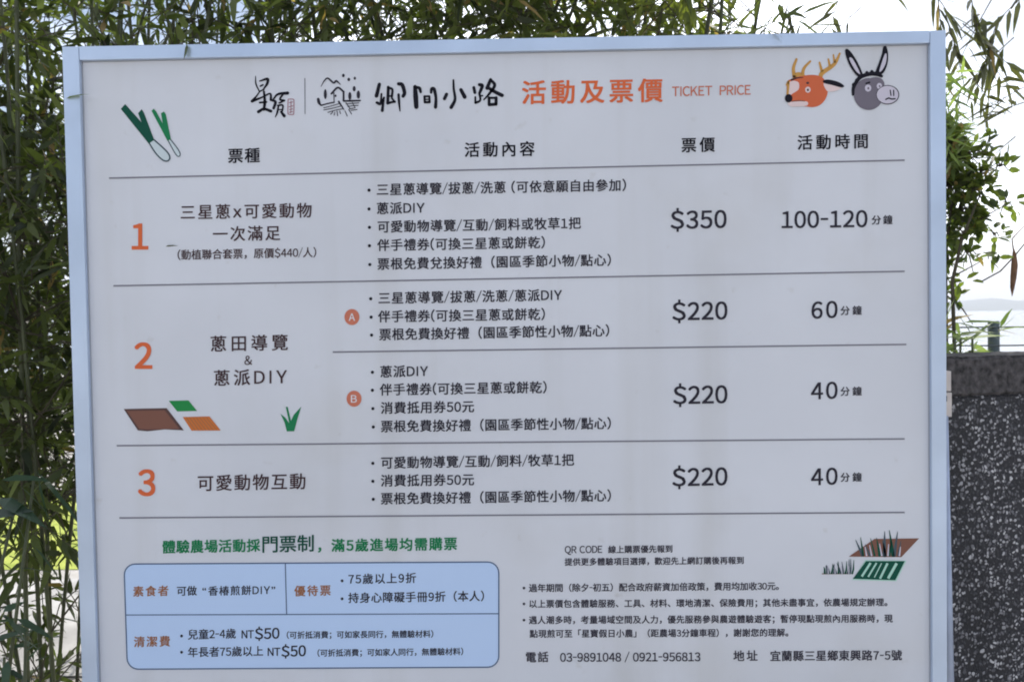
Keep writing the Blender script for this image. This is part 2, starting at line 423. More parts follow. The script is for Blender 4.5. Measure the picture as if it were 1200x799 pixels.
class Ink:
    """collects printed shapes given in photograph pixels; builds ONE mesh on the panel"""
    def __init__(s): s.V = []; s.F = []; s.mi = []; s.mats = []; s.n = 0
    def _m(s, m):
        if m not in s.mats: s.mats.append(m)
        return s.mats.index(m)
    def add(s, P, faces, m, layer):
        Q = to_board(P, layer)
        s.V.append(Q); k = s._m(m)
        for f in faces:
            s.F.append(tuple(int(i)+s.n for i in f)); s.mi.append(k)
        s.n += len(Q)
    def poly(s, pts, m, layer=1):
        tri = tessellate_polygon([[Vector((x, y, 0)) for x, y in pts]])
        s.add(pts, tri, m, layer)
    def blob(s, pts, m, layer=1, n=5):
        P = np.array(pts, float); N_ = len(P); out = []
        for i in range(N_):
            a, b, c, d = P[i-1], P[i], P[(i+1) % N_], P[(i+2) % N_]
            for t in np.linspace(0, 1, n, endpoint=False):
                out.append(tuple(0.5*((2*b)+(c-a)*t+(2*a-5*b+4*c-d)*t*t+(3*b-a-3*c+d)*t**3)))
        s.poly(out, m, layer)
    def ellipse(s, cx, cy, rx, ry, m, layer=1, n=22, rot=0):
        c, q = math.cos(rot), math.sin(rot)
        s.poly([(cx+rx*math.cos(a)*c-ry*math.sin(a)*q, cy+rx*math.cos(a)*q+ry*math.sin(a)*c)
                for a in [2*math.pi*i/n for i in range(n)]], m, layer)
    def stroke(s, pts, w, m, layer=1, round_=True, smooth=True):
        w = list(w) if isinstance(w, (list, tuple)) else [w]*len(pts)
        if len(w) < len(pts): w = list(np.interp(np.linspace(0, 1, len(pts)), np.linspace(0, 1, len(w)), w))
        P = np.array(pts, float); w = np.array(w, float)
        if smooth and len(P) > 2:                       # Catmull-Rom
            A = np.vstack([2*P[0]-P[1], P, 2*P[-1]-P[-2]]); out = []; ww = []
            for i in range(len(P)-1):
                for t in np.linspace(0, 1, 6, endpoint=False):
                    a, b, c, d = A[i], A[i+1], A[i+2], A[i+3]
                    out.append(0.5*((2*b)+(c-a)*t+(2*a-5*b+4*c-d)*t*t+(3*b-a-3*c+d)*t**3)); ww.append(w[i]+(w[i+1]-w[i])*t)
            out.append(P[-1]); ww.append(w[-1]); P = np.array(out); w = np.array(ww)
        D = np.gradient(P, axis=0); D /= np.maximum(1e-9, np.linalg.norm(D, axis=1))[:, None]
        N = np.stack([-D[:, 1], D[:, 0]], 1)
        Lp = P + N*w[:, None]/2; Rp = P - N*w[:, None]/2
        n = len(P)
        s.add(np.vstack([Lp, Rp]), [(i, i+1, n+i+1, n+i) for i in range(n-1)], m, layer)
        if round_:
            s.ellipse(P[0][0], P[0][1], w[0]/2, w[0]/2, m, layer+0.12, 12)
            s.ellipse(P[-1][0], P[-1][1], w[-1]/2, w[-1]/2, m, layer+0.2, 12)
    def build(s, name, parent=None):
        me = bpy.data.meshes.new(name)
        me.from_pydata(np.vstack(s.V).tolist(), [], s.F); me.update()
        me.polygons.foreach_set('material_index', s.mi)
        # face the camera side (-y)
        flip = [p.index for p in me.polygons if p.normal.y > 0]
        if flip:
            bm = bmesh.new(); bm.from_mesh(me); bm.faces.ensure_lookup_table()
            bmesh.ops.reverse_faces(bm, faces=[bm.faces[i] for i in flip]); bm.to_mesh(me); bm.free()
        return link(name, me, s.mats, parent or panel)

GL = {}
def glyph(ch):
    if ch in GL: return GL[ch]
    c = ch
    if 33 <= ord(ch) <= 126: c = chr(ord(ch)+0xFEE0)     # the wide form comes in the same face as the Chinese
    cu = bpy.data.curves.new('g', 'FONT'); cu.body = c; cu.size = 1; cu.resolution_u = 4
    if ch == '童': cu.offset = 0.001                   # its fill fails on the exact outline
    o = bpy.data.objects.new('g', cu); COL.objects.link(o)
    bpy.context.view_layer.update()
    me = bpy.data.meshes.new_from_object(o.evaluated_get(bpy.context.evaluated_depsgraph_get()))
    V = np.array([v.co[:2] for v in me.vertices]) if len(me.vertices) else np.zeros((0, 2))
    Fc = [tuple(p.vertices) for p in me.polygons]
    bpy.data.objects.remove(o); bpy.data.curves.remove(cu); bpy.data.meshes.remove(me)
    if ch == 'I':                          # a plain bar without feet
        V = np.array([(0, 0), (.085, 0), (.085, .733), (0, .733)]); Fc = [(0, 1, 2, 3)]
    if c != ch and len(V):
        x0, x1 = V[:, 0].min(), V[:, 0].max()
        adv = max(x1-x0+0.09, 0.24)
        if ch.isdigit(): adv = 0.565; V = V.copy(); V[:, 0] = x0 + (V[:, 0]-x0)*0.9; x1 = x0 + (x1-x0)*0.9
        if ch in '/-':
            V = V.copy(); V[:, 0] *= 0.42; x0, x1 = x0*.42, x1*.42; adv = 0.40
        V = V.copy(); V[:, 0] += (adv-(x1-x0))/2 - x0
    else:
        adv = 1.0
        if ch in '“”': adv = 0.5
    GL[ch] = (V, Fc, adv)
    return GL[ch]

def text(name, s, x0, x1, y0, y1, size, m, bold=0.012, ink=None, layer=1, sy=1.0):
    """print s between pixels x0..x1 with its middle height going from y0 to y1"""
    own = ink is None
    ink = ink or Ink()
    adv = []
    for ch in s:
        adv.append(0.3 if ch == ' ' else glyph(ch)[2])
    nat = sum(adv)*size; tgt = x1-x0
    xs = 1.0; gap = 0.0
    if nat > tgt: xs = tgt/nat
    elif len(s) > 1: gap = (tgt-nat)/(len(s)-1)
    offs = [(0, 0)] if bold <= 0 else [(-bold, -bold*.7), (bold, bold*.7), (-bold, bold*.7), (bold, -bold*.7)]
    x = x0
    for ch, a in zip(s, adv):
        if ch != ' ':
            V, Fc, _ = glyph(ch)
            if len(V):
                for q, (ox, oz) in enumerate(offs):
                    X = x + (V[:, 0]+ox)*size*xs
                    Y = y0 + (y1-y0)*(X-x0)/max(1, tgt) - (V[:, 1]+oz-0.375)*size*sy
                    ink.add(np.stack([X, Y], 1), Fc, m, layer + q*0.25)
        x += a*size*xs + gap
    return ink.build(name) if own else None

I = M
# table rules
def rule(name, segs):
    k = Ink()
    for (a, b, w) in segs: k.stroke([a, b], w*.82, I['rule'], 0.6, round_=False)
    k.build(name)
for a, b in (((128, 209), (1060, 188)), ((133, 335), (1060, 318)), ((390, 412.5), (1062, 403.5)), ((137, 522), (1060, 514)), ((140, 606.5), (1060, 600))):
    rule('table_rule', [(a, b, 2.1)])

# calligraphy and emblem of the title
k = Ink()
def Z(ox, oy, s): return lambda pts: [(ox+x/s, oy+y/s) for x, y in pts]
z = Z(285, 80, 12.29); s_ = 12.29
for pts, w in ((((180, 120), (185, 230), (235, 340)), (12, 22, 20)), (((240, 190), (350, 160), (345, 230), (290, 310)), (20, 45, 40, 20)),
    (((250, 262), (285, 245)), 26), (((235, 340), (300, 310)), 22), (((240, 340), (190, 410), (130, 480)), (18, 26, 46)),
    (((130, 480), (280, 420), (390, 370), (400, 460)), (42, 24, 26, 40)), (((300, 340), (312, 480), (300, 600)), (30, 44, 40)),
    (((240, 500), (335, 490)), 30), (((220, 632), (300, 590), (400, 622)), (46, 40, 46)),
    (((400, 460), (465, 490), (440, 580)), (34, 44, 40)), (((430, 460), (500, 380), (640, 362)), (24, 34, 50)),
    (((580, 372), (530, 450), (595, 470)), 30), (((520, 505), (590, 472)), 26), (((510, 540), (492, 640), (465, 705)), (28, 30, 16)),
    (((500, 540), (572, 540), (560, 640)), 27), (((495, 602), (560, 600)), 18), (((545, 630), (592, 690)), (30, 50))):
    k.stroke(z(pts), [0.95*q/s_ for q in w] if isinstance(w, tuple) else 0.95*w/s_, I['ink'], 1)
k.build('brush_lettering'); k = Ink()
z = Z(430, 85, 13.33); s_ = 13.33
BR1 = ((((195, 190), (150, 370)), (46, 50)), (((228, 340), (215, 480)), 26), (((155, 475), (212, 490), (268, 400)), (36, 42, 30)),
    (((262, 420), (240, 600)), (28, 40)), (((335, 235), (325, 485)), 40), (((335, 245), (397, 270), (390, 380)), 32), (((330, 372), (392, 375)), 22),
    (((330, 485), (380, 470), (438, 462)), (36, 30, 30)), (((390, 405), (430, 458)), 26), (((495, 182), (552, 200), (588, 320), (565, 375)), (46, 52, 48, 44)),
    (((495, 350), (503, 470), (517, 605)), (34, 32, 16)), (((752, 228), (762, 380), (772, 540)), (50, 66, 60)), (((752, 235), (820, 250), (840, 310)), (36, 44, 34)),
    (((900, 378), (905, 470)), 32), (((905, 470), (978, 468)), 32), (((975, 378), (980, 465)), 30), (((900, 378), (970, 376)), 28), (((915, 424), (965, 424)), 18),
    (((1003, 318), (1010, 262), (1050, 268), (1078, 400), (1072, 545)), (34, 40, 46, 38, 46)))
for pts, w in BR1: k.stroke(z(pts), [1.18*q/s_ for q in w] if isinstance(w, tuple) else 1.18*w/s_, I['ink'], 1)
z = Z(510, 85, 13.33)
BR2 = ((((178, 345), (145, 415)), (44, 42)), (((285, 125), (290, 260), (310, 425), (250, 550)), (26, 32, 38, 48)), (((402, 275), (460, 385)), (46, 54)),
    (((603, 240), (620, 320)), 40), (((692, 195), (735, 215), (692, 330)), (44, 48, 36)), (((692, 330), (702, 440), (630, 478)), (34, 28, 34)), (((627, 390), (627, 475)), 26),
    (((700, 372), (740, 368)), 22), (((865, 115), (812, 250)), (40, 50)), (((872, 125), (930, 205), (850, 330), (760, 430)), (38, 42, 34, 18)),
    (((825, 240), (920, 300), (1045, 362)), (40, 46, 50)), (((842, 400), (842, 508)), 38), (((842, 508), (950, 500)), 40), (((952, 400), (950, 500)), 42), (((842, 402), (950, 402)), 32))
for pts, w in BR2: k.stroke(z(pts), [1.18*q/s_ for q in w] if isinstance(w, tuple) else 1.18*w/s_, I['ink'], 1)
k.build('brush_lettering')
k = Ink()
z = Z(285, 80, 12.29)
k.stroke(z(((655, 450), (720, 450), (732, 480), (730, 650), (715, 670), (660, 668), (645, 640), (648, 470), (655, 450))), 1.0, I['seal'], 1)
for a in (((665, 500), (715, 490)), ((690, 480), (690, 560)), ((660, 560), (720, 545)), ((670, 600), (715, 590)), ((690, 570), (685, 645)), ((665, 640), (715, 630))):
    k.stroke(z(a), 0.9, I['seal'], 1)
k.build('red_seal')
rule('title_divider', [((357.3, 92), (357.6, 134), 1.2)])
k = Ink(); z = Z(360, 80, 12.29); s_ = 12.29
for pts, w in ((((200, 268), (250, 182), (300, 150), (380, 215), (420, 188), (480, 238)), (8, 18, 24, 26, 30, 12)),
    (((350, 372), (440, 284), (528, 345)), 28), (((525, 345), (525, 470)), 28), (((385, 360), (388, 490)), 14), (((160, 450), (172, 500), (200, 540)), (40, 44, 20)),
    (((200, 540), (290, 515), (390, 495)), 20), (((525, 476), (640, 474), (765, 470)), (24, 28, 22)), (((455, 485), (530, 600)), (28, 14))):
    k.stroke(z(pts), [q/s_ for q in w] if isinstance(w, tuple) else w/s_, I['ink_soft'], 1)
for x, y, a, b in ((522, 110, 20, 25), (600, 167, 20, 24), (687, 150, 17, 22), (262, 378, 22, 72), (615, 405, 23, 58), (738, 385, 25, 58), (678, 300, 22, 38), (410, 402, 14, 18)):
    k.ellipse(360+x/s_, 80+y/s_, a/s_, b/s_, I['ink_soft'], 1.3)
for pts in (((240, 575), (360, 545), (470, 512)), ((240, 605), (370, 580), (490, 548)), ((300, 640), (420, 605), (510, 590)), ((340, 668), (370, 630)), ((430, 620), (440, 690)),
    ((400, 640), (390, 680)), ((470, 620), (480, 660)), ((545, 620), (578, 695)), ((560, 520), (650, 510), (745, 505)), ((585, 555), (660, 545), (735, 540)), ((610, 590), (690, 575)),
    ((630, 610), (720, 600)), ((600, 600), (640, 665)), ((650, 500), (690, 570)), ((560, 500), (620, 590))):
    k.stroke(z(pts), 0.95, I['ink_soft'], 1.6)
k.build('farm_emblem')

text('title_text', '活動及票價', 611, 777, 109, 106, 29.5, I['orange'], 0.02)
text('subtitle_text', 'TICKET  PRICE', 787, 880, 107.5, 105.5, 15, I['orange_soft'], 0.012)

# headings
for s, x0, x1, y0, y1 in (('票種', 267, 305, 183, 182), ('活動內容', 544, 627, 176, 174.5), ('票價', 798, 838, 170.5, 169.5), ('活動時間', 934, 1018, 167.5, 165.5)):
    text('heading_text', s, x0, x1, y0, y1, 18.4, I['ink'], 0.018)
# row numbers
for s, x0, x1, y in (('1', 153.5, 175, 277), ('2', 157, 180, 416.5), ('3', 161, 183, 565)):
    text('row_number', s, x0, x1, y, y, 40, I['orange'], 0.022)
# ticket kinds
for s, x0, x1, y0, y1, sz, b in (('三星蔥x可愛動物', 211, 366, 249, 246.5, 18.5, .013), ('一次滿足', 249, 329, 274.5, 273, 18.5, .013),
    ('（動植聯合套票，原價$440/人）', 200, 379, 299, 295.5, 12.6, .012), ('蔥田導覽', 246, 338, 403, 401, 20, .013), ('&', 286, 297, 422, 422, 14, .008),
    ('蔥派DIY', 250, 337, 443, 441, 20, .013), ('可愛動物互動', 231, 359, 566, 563.5, 20, .013)):
    text('ticket_kind_text', s, x0, x1, y0, y1, sz, I['ink_brown'], b)
# contents with bullets
ROWS = ((432.5, 441, 734, 222.5, 217, '三星蔥導覽/拔蔥/洗蔥 (可依意願自由參加)'), (432.5, 441, 498, 244.5, 243.5, '蔥派DIY'),
    (433, 442, 681, 266, 261.5, '可愛動物導覽/互動/飼料或牧草1把'), (433, 442, 639, 287.5, 284, '伴手禮券(可換三星蔥或餅乾)'),
    (433.5, 442, 726, 309.5, 304.5, '票根免費兌換好禮（園區季節小物/點心）'),
    (434.5, 443, 659, 349.5, 345.5, '三星蔥導覽/拔蔥/洗蔥/蔥派DIY'), (435, 443, 639, 371, 368, '伴手禮券(可換三星蔥或餅乾)'),
    (435.5, 444, 724, 392, 387, '票根免費換好禮（園區季節性小物/點心）'),
    (436.5, 445, 502, 435.5, 434.5, '蔥派DIY'), (436.5, 445, 641, 456.5, 453.5, '伴手禮券(可換三星蔥或餅乾)'),
    (437, 446, 556, 478, 476, '消費抵用券50元'), (437.5, 446, 726, 499.5, 495.5, '票根免費換好禮（園區季節性小物/點心）'),
    (437, 446, 673, 542, 538.5, '可愛動物導覽/互動/飼料/牧草1把'), (437, 446, 556, 563, 561.5, '消費抵用券50元'),
    (437.5, 446, 726, 584, 580, '票根免費換好禮（園區季節性小物/點心）'))
for bx, x0, x1, y0, y1, s in ROWS:
    k = Ink(); k.ellipse(bx, y0+0.6, 1.9, 1.9, I['ink'], 1, 12)
    text('', s, x0, x1, y0, y1, 14.9, I['ink_soft'], 0.017, ink=k)
    k.build('item_text')
for ch, x, y in (('A', 412.5, 371.5), ('B', 415, 467)):
    k = Ink(); k.ellipse(x, y, 8.8, 9.4, I['orange_soft'], 1, 28)
    text('', ch, x-4, x+4, y, y, 11.5, I['white_ink'], 0.01, ink=k, layer=2)
    k.build('option_badge')
for s, x0, x1, y0, y1 in (('$350', 785, 852, 258, 256.5), ('$220', 787, 853, 365, 363.5), ('$220', 788, 853, 463, 461.5), ('$220', 787, 853, 559, 557.5)):
    text('price_text', s, x0, x1, y0, y1, 27.5, I['ink_soft'], 0.017)
for s, x0, x1, u0, u1, y in (('100-120', 915, 1017, 1021, 1046, 257), ('60', 950, 982, 984.5, 1010, 363), ('40', 950, 982, 984.5, 1010, 457.5), ('40', 950, 982, 984.5, 1010, 558)):
    k = Ink(); text('', s, x0, x1, y+0.5, y-0.8, 26, I['ink_soft'], 0.016, ink=k)
    text('', '分鐘', u0, u1, y+1, y+0.6, 11.4, I['ink_soft'], 0.016, ink=k)
    k.build('duration_text')

# green notice and the blue box
text('green_notice_text', '體驗農場活動採', 190, 305, 640.5, 638.5, 16, I['green_ink'], 0.026)
text('green_notice_text', '門票制', 306, 369, 637.5, 636, 21, I['green_dark'], 0.016)
text('green_notice_text', '，滿5歲進場均需購票', 371, 536, 639, 636.5, 16, I['green_ink'], 0.026)
def rrect(x0, y0, x1, y1, r, sk):
    out = []
    for cx, cy, a0 in ((x0+r, y0+r, 180), (x1-r, y0+r, 270), (x1-r, y1-r, 0), (x0+r, y1-r, 90)):
        for a in range(0, 91, 15):
            t = R(a0+a); X = cx+r*math.cos(t); Y = cy+r*math.sin(t)
            out.append((X + sk*(Y-y0)/(y1-y0)*(1-(X-x0)/(x1-x0)), Y - 2.5*(X-x0)/(x1-x0)))
    return out
k = Ink(); ol = rrect(145.5, 660.5, 584.5, 783.5, 13, 4)
k.poly(ol, I['blue_box'], 0.3)
k.stroke(ol + [ol[0]], 1.5, I['blue_line'], 0.9, smooth=False, round_=False)
k.stroke([(148, 720), (584, 718.5)], 1.3, I['blue_line'], 1.0, round_=False)
k.stroke([(334.5, 659.5), (336, 719.3)], 1.3, I['blue_line'], 1.1, round_=False)
k.build('blue_box')
BOXT = (('素食者', 156, 198, 692.5, 691.5, 13.6, 'amber', .02), ('可做', 207, 231, 692, 691.5, 12.6, 'ink_soft', .014), ('“香椿煎餅DIY”', 237, 324, 692, 690.5, 12.6, 'ink_soft', .012),
    ('優待票', 345, 388, 692, 691, 13.8, 'amber', .02), ('75歲以上9折', 408, 488, 678, 676.5, 13.6, 'ink_soft', .013), ('持身心障礙手冊9折（本人）', 408, 576, 700, 697.5, 13.6, 'ink_soft', .014),
    ('清潔費', 157, 200, 751.5, 750.5, 14, 'amber', .018), ('兒童2-4歲', 220, 277, 743, 741.5, 13.2, 'ink_soft', .012), ('NT', 283, 298, 742.5, 742.3, 13, 'ink_soft', .016),
    ('$50', 298.5, 328, 742, 741, 17.5, 'ink_soft', .016), ('（可折抵消費；可如家長同行，無體驗材料）', 330, 514, 743.5, 742, 9.6, 'ink_soft', .014),
    ('年長者75歲以上', 220, 309, 763.5, 762, 13.2, 'ink_soft', .012), ('NT', 313.5, 329, 763, 762.8, 13, 'ink_soft', .016), ('$50', 329.5, 359, 762.5, 761.5, 17.5, 'ink_soft', .016),
    ('（可折抵消費；可如家人同行，無體驗材料）', 366, 549, 764.5, 762.5, 9.6, 'ink_soft', .014))
BUL = {'75歲以上9折': (401, 680), '持身心障礙手冊9折（本人）': (401, 701), '兒童2-4歲': (213, 744.5), '年長者75歲以上': (213, 763.5)}
for s, x0, x1, y0, y1, sz, c, b in BOXT:
    k = Ink()
    if s in BUL: k.ellipse(*BUL[s], 1.7, 1.7, I['ink_soft'], 2, 12)
    text('', s, x0, x1, y0, y1, sz*.95, I[c], b+.003, ink=k, layer=2)
    k.build('box_text')

# small print at the lower right (the square code beside it is left out)
SM = (('QR CODE', 661.5, 706, 643.5, 643, 11.5, .006), ('線上購票優先報到', 712.5, 788.5, 643.5, 642.5, 9.8, .014),
    ('提供更多體驗項目選擇，歡迎先上網訂購後再報到', 661.5, 872, 658, 656, 9.8, .014),
    ('過年期間（除夕-初五）配合政府薪資加倍政策，費用均加收30元。', 619.5, 919, 688.5, 686, 10.6, .012),
    ('以上票價包含體驗服務、工具、材料、環地清潔、保險費用；其他未盡事宜，依農場規定辦理。', 619.5, 1046, 707, 705, 10.4, .012),
    ('遇人潮多時，考量場域空間及人力，優先服務參與農遊體驗遊客；暫停現點現煎內用服務時，現', 619.5, 1046, 726, 724, 10.4, .012),
    ('點現煎可至「星寶假日小農」（距農場3分鐘車程），謝謝您的理解。', 620.5, 930, 742, 740.5, 10.4, .012),
    ('電話', 615.5, 643, 769.5, 769, 13.6, .014), ('03-9891048 / 0921-956813', 656, 821, 769.5, 768.8, 14, .01),
    ('地址', 859, 888, 768, 767.5, 14, .012), ('宜蘭縣三星鄉東興路7-5號', 902, 1057, 768, 767, 13.6, .012))
for s, x0, x1, y0, y1, sz, b in SM:
    k = Ink()
    if x0 == 619.5: k.ellipse(614, y0, 1.6, 1.6, I['ink_small'], 1, 12)
    text('', s, x0, x1, y0, y1, sz*.96, I['ink_small'], b+.006, ink=k)
    k.build('small_print_text')

# deer and donkey heads
k = Ink(); z = Z(910, 50, 8.0); s8 = 8.0
for pts, w in ((((165, 325), (158, 240), (186, 160)), (34, 30, 22)), (((240, 325), (256, 245), (316, 178)), (34, 28, 18)), (((165, 312), (205, 300), (245, 312)), 40),
               (((410, 325), (430, 285), (540, 205), (592, 105)), (40, 42, 34, 18)), (((428, 285), (402, 190)), (28, 18)), (((500, 232), (485, 158)), (26, 16)), (((545, 200), (532, 118)), (24, 14))):
    k.stroke(z(pts), [q/s8 for q in w] if isinstance(w, tuple) else w/s8, I['antler'], 1)
k.blob(z(((100, 370), (140, 345), (200, 322), (330, 306), (420, 325), (468, 385), (478, 470), (452, 540), (402, 590), (340, 608), (280, 602), (150, 590), (110, 560), (95, 480))), I['deer'], 2)
k.blob(z(((115, 390), (150, 362), (205, 378), (205, 440), (150, 480), (112, 500))), I['pink'], 2.4)
k.stroke(z(((95, 400), (112, 370), (100, 500))), 2.6, I['antler'], 2.8)
k.blob(z(((108, 565), (190, 555), (282, 556), (288, 590), (220, 602), (130, 600))), I['pink'], 2.6)
k.stroke(z(((140, 352), (190, 335), (245, 330))), (2.4, 1.6, 1.0), I['ink_brown'], 3)
k.ellipse(910+112/s8, 50+525/s8, 36/s8, 40/s8, I['ink'], 3.4)
k.ellipse(910+292/s8, 50+445/s8, 26/s8, 28/s8, I['pink'], 3); k.ellipse(910+292/s8, 50+447/s8, 10/s8, 12/s8, I['ink_brown'], 3.5)
k.ellipse(910+290/s8, 50+382/s8, 14/s8, 11/s8, I['ink_brown'], 3)
k.stroke(z(((145, 555), (200, 548), (260, 552))), 1.0, I['brown'], 3.2)
k.blob(z(((440, 385), (520, 398), (610, 420), (570, 450), (520, 462), (470, 455))), I['pink'], 2.6)
k.blob(z(((432, 362), (470, 350), (530, 358), (590, 378), (632, 410), (605, 424), (520, 402), (450, 385))), I['ink'], 3)
k.build('deer_drawing')
k = Ink()
k.ellipse(910+862/s8, 50+485/s8, 140/s8, 150/s8, I['donkey'], 1, 32)
k.blob(z(((800, 380), (900, 330), (980, 340), (1010, 400), (960, 460), (850, 450))), I['donkey'], 1.4)
k.stroke(z(((716, 490), (722, 420), (775, 335), (850, 302), (920, 296), (985, 318))), (3.0, 4.0, 4.6, 4.6, 4.8, 3.0), I['ink'], 2)
for x, y in ((722, 400), (750, 360), (845, 290), (892, 280), (935, 290)): k.ellipse(910+x/s8, 50+y/s8, 2.2, 2.6, I['ink'], 2.4, 10)
k.blob(z(((643, 70), (668, 66), (708, 108), (762, 195), (806, 300), (792, 332), (742, 305), (682, 215), (648, 125))), I['ink'], 2.6)
k.blob(z(((680, 150), (705, 150), (745, 215), (782, 298), (745, 272), (702, 205))), I['lilac'], 3)
k.blob(z(((1000, 45), (1026, 38), (1044, 110), (1038, 200), (1002, 285), (942, 318), (920, 296), (955, 200), (985, 110))), I['ink'], 2.6)
k.blob(z(((1014, 110), (1030, 120), (1022, 195), (988, 262), (962, 272), (985, 190))), I['lilac'], 3)
k.ellipse(910+1040/s8, 50+492/s8, 108/s8, 90/s8, I['ink_soft'], 3, 32); k.ellipse(910+1038/s8, 50+492/s8, 101/s8, 83/s8, I['lilac'], 3.4, 32)
k.stroke(z(((1063, 450), (1070, 498))), 1.4, I['ink'], 4); k.stroke(z(((1095, 450), (1096, 500))), 1.4, I['ink'], 4)
k.stroke(z(((1022, 536), (1048, 524), (1075, 532), (1108, 530))), 1.7, I['ink'], 4)
k.ellipse(910+856/s8, 50+430/s8, 30/s8, 33/s8, I['lilac'], 3); k.ellipse(910+962/s8, 50+410/s8, 25/s8, 28/s8, I['lilac'], 2.9)
k.ellipse(910+858/s8, 50+432/s8, 9/s8, 12/s8, I['donkey'], 3.3); k.ellipse(910+964/s8, 50+412/s8, 8/s8, 10/s8, I['donkey'], 3.2)
k.stroke(z(((838, 386), (870, 376))), 2.0, I['ink'], 3)
k.build('donkey_drawing')

# spring onions
k = Ink(); z = Z(130, 110, 8.88)
k.poly(z(((400, 515), (470, 620), (540, 692), (592, 700), (612, 665), (580, 605), (452, 488))), I['leek_pale'], 0.8)
k.stroke(z(((397, 512), (470, 622), (540, 690), (592, 700), (614, 662), (580, 600), (452, 482))), 1.7, I['leek_line'], 1.2)
k.poly(z(((105, 160), (150, 110), (320, 300), (285, 205), (322, 163), (345, 200), (452, 482), (395, 520))), I['green_dark'], 1.6)
k.poly(z(((605, 495), (670, 620), (705, 655), (722, 630), (700, 580), (622, 480))), I['leek_pale'], 0.8)
k.stroke(z(((597, 490), (670, 622), (705, 655), (722, 630), (700, 580), (622, 478))), 1.2, I['leek_line'], 1.2)
k.poly(z(((424, 180), (447, 158), (472, 185), (540, 310), (523, 205), (553, 188), (573, 215), (626, 475), (590, 492))), I['green_ink'], 1.6)
k.build('spring_onion_drawing')
# plots and grass tuft
k = Ink(); z = Z(140, 460, 5.4545)
k.poly(z(((28, 104), (302, 98), (412, 240), (290, 234), (180, 246), (118, 240))), I['brown_edge'], 0.8)
k.poly(z(((48, 116), (290, 112), (384, 230), (180, 234), (128, 230))), I['brown'], 1.2)
k.poly(z(((316, 52), (442, 49), (497, 116), (370, 119))), I['field_green'], 1)
k.poly(z(((405, 155), (576, 151), (648, 241), (462, 242))), I['field_orange'], 1)
for q in range(1, 8):
    a = 405+171*q/8; b = 462+186*q/8
    k.stroke(z(((a, 156), (b, 240))), 0.7, I['amber'], 1.4, round_=False)
k.build('field_plots_drawing')
k = Ink(); k.poly(z(((1030, 135), (1060, 158), (1086, 195), (1064, 90), (1076, 90), (1097, 180), (1115, 140), (1163, 88), (1137, 172), (1117, 246), (1070, 247), (1056, 190))), I['green_ink'], 1)
k.build('grass_tuft_drawing')
k = Ink(); z = Z(950, 610, 8.571)
k.poly(z(((380, 358), (640, 180), (1088, 174), (910, 362))), I['brown'], 0.8)
rr = random.Random(3)
for bx, tx, ty, w in ((515, 450, 190, 26), (525, 500, 165, 24), (590, 548, 235, 22), (640, 600, 175, 22), (690, 660, 170, 30), (738, 742, 105, 40), (748, 720, 190, 30), (825, 788, 92, 36), (838, 872, 108, 34), (880, 905, 200, 24), (790, 810, 190, 24)):
    k.stroke(z(((bx, 345), ((bx*1.6+tx)/2.6, (345*1.4+ty)/2.4), (tx, ty))), (w/9, w/11, 0.6), I['leek_line' if rr.random() < .4 else 'green_dark'], 1.3)
for bx, tx, ty in ((560, 545, 262), (610, 590, 245), (712, 690, 230), (775, 780, 235), (890, 900, 262)):
    k.stroke(z(((bx, 345), (tx, ty))), (1.8, 1.0), I['lilac'], 1.7)
for i in range(13):
    bx = 140 + i*23; tx = bx - 40 + rr.random()*60; ty = 430 - i*6 + rr.random()*40
    k.stroke(z(((bx, 525), ((bx+tx)/2+4, 480), (tx, ty))), (2.2, 1.8, 0.5), I['leek_line' if i % 3 else 'green_dark'], 1.2)
    if i % 3 == 1: k.stroke(z(((bx+12, 525), (bx+8, 450))), (1.2, 0.8), I['lilac'], 1.6)
k.stroke(z(((115, 530), (400, 528))), 1.1, I['brown'], 1)
k.poly(z(((430, 575), (548, 392), (960, 398), (858, 604), (415, 592))), I['mint'], 0.7)
k.poly(z(((555, 402), (945, 402), (848, 594), (422, 580))), I['green_dark'], 1)
for (a, b, c, d, w) in ((600, 420, 512, 556, 2.6), (660, 420, 576, 560, 2.0), (710, 424, 638, 566, 1.3), (770, 424, 695, 578, 2.6), (862, 424, 776, 576, 3.2)):
    k.stroke(z(((a, b), (c, d))), w, I['mint'], 1.5, round_=False)
k.build('onion_field_drawing')

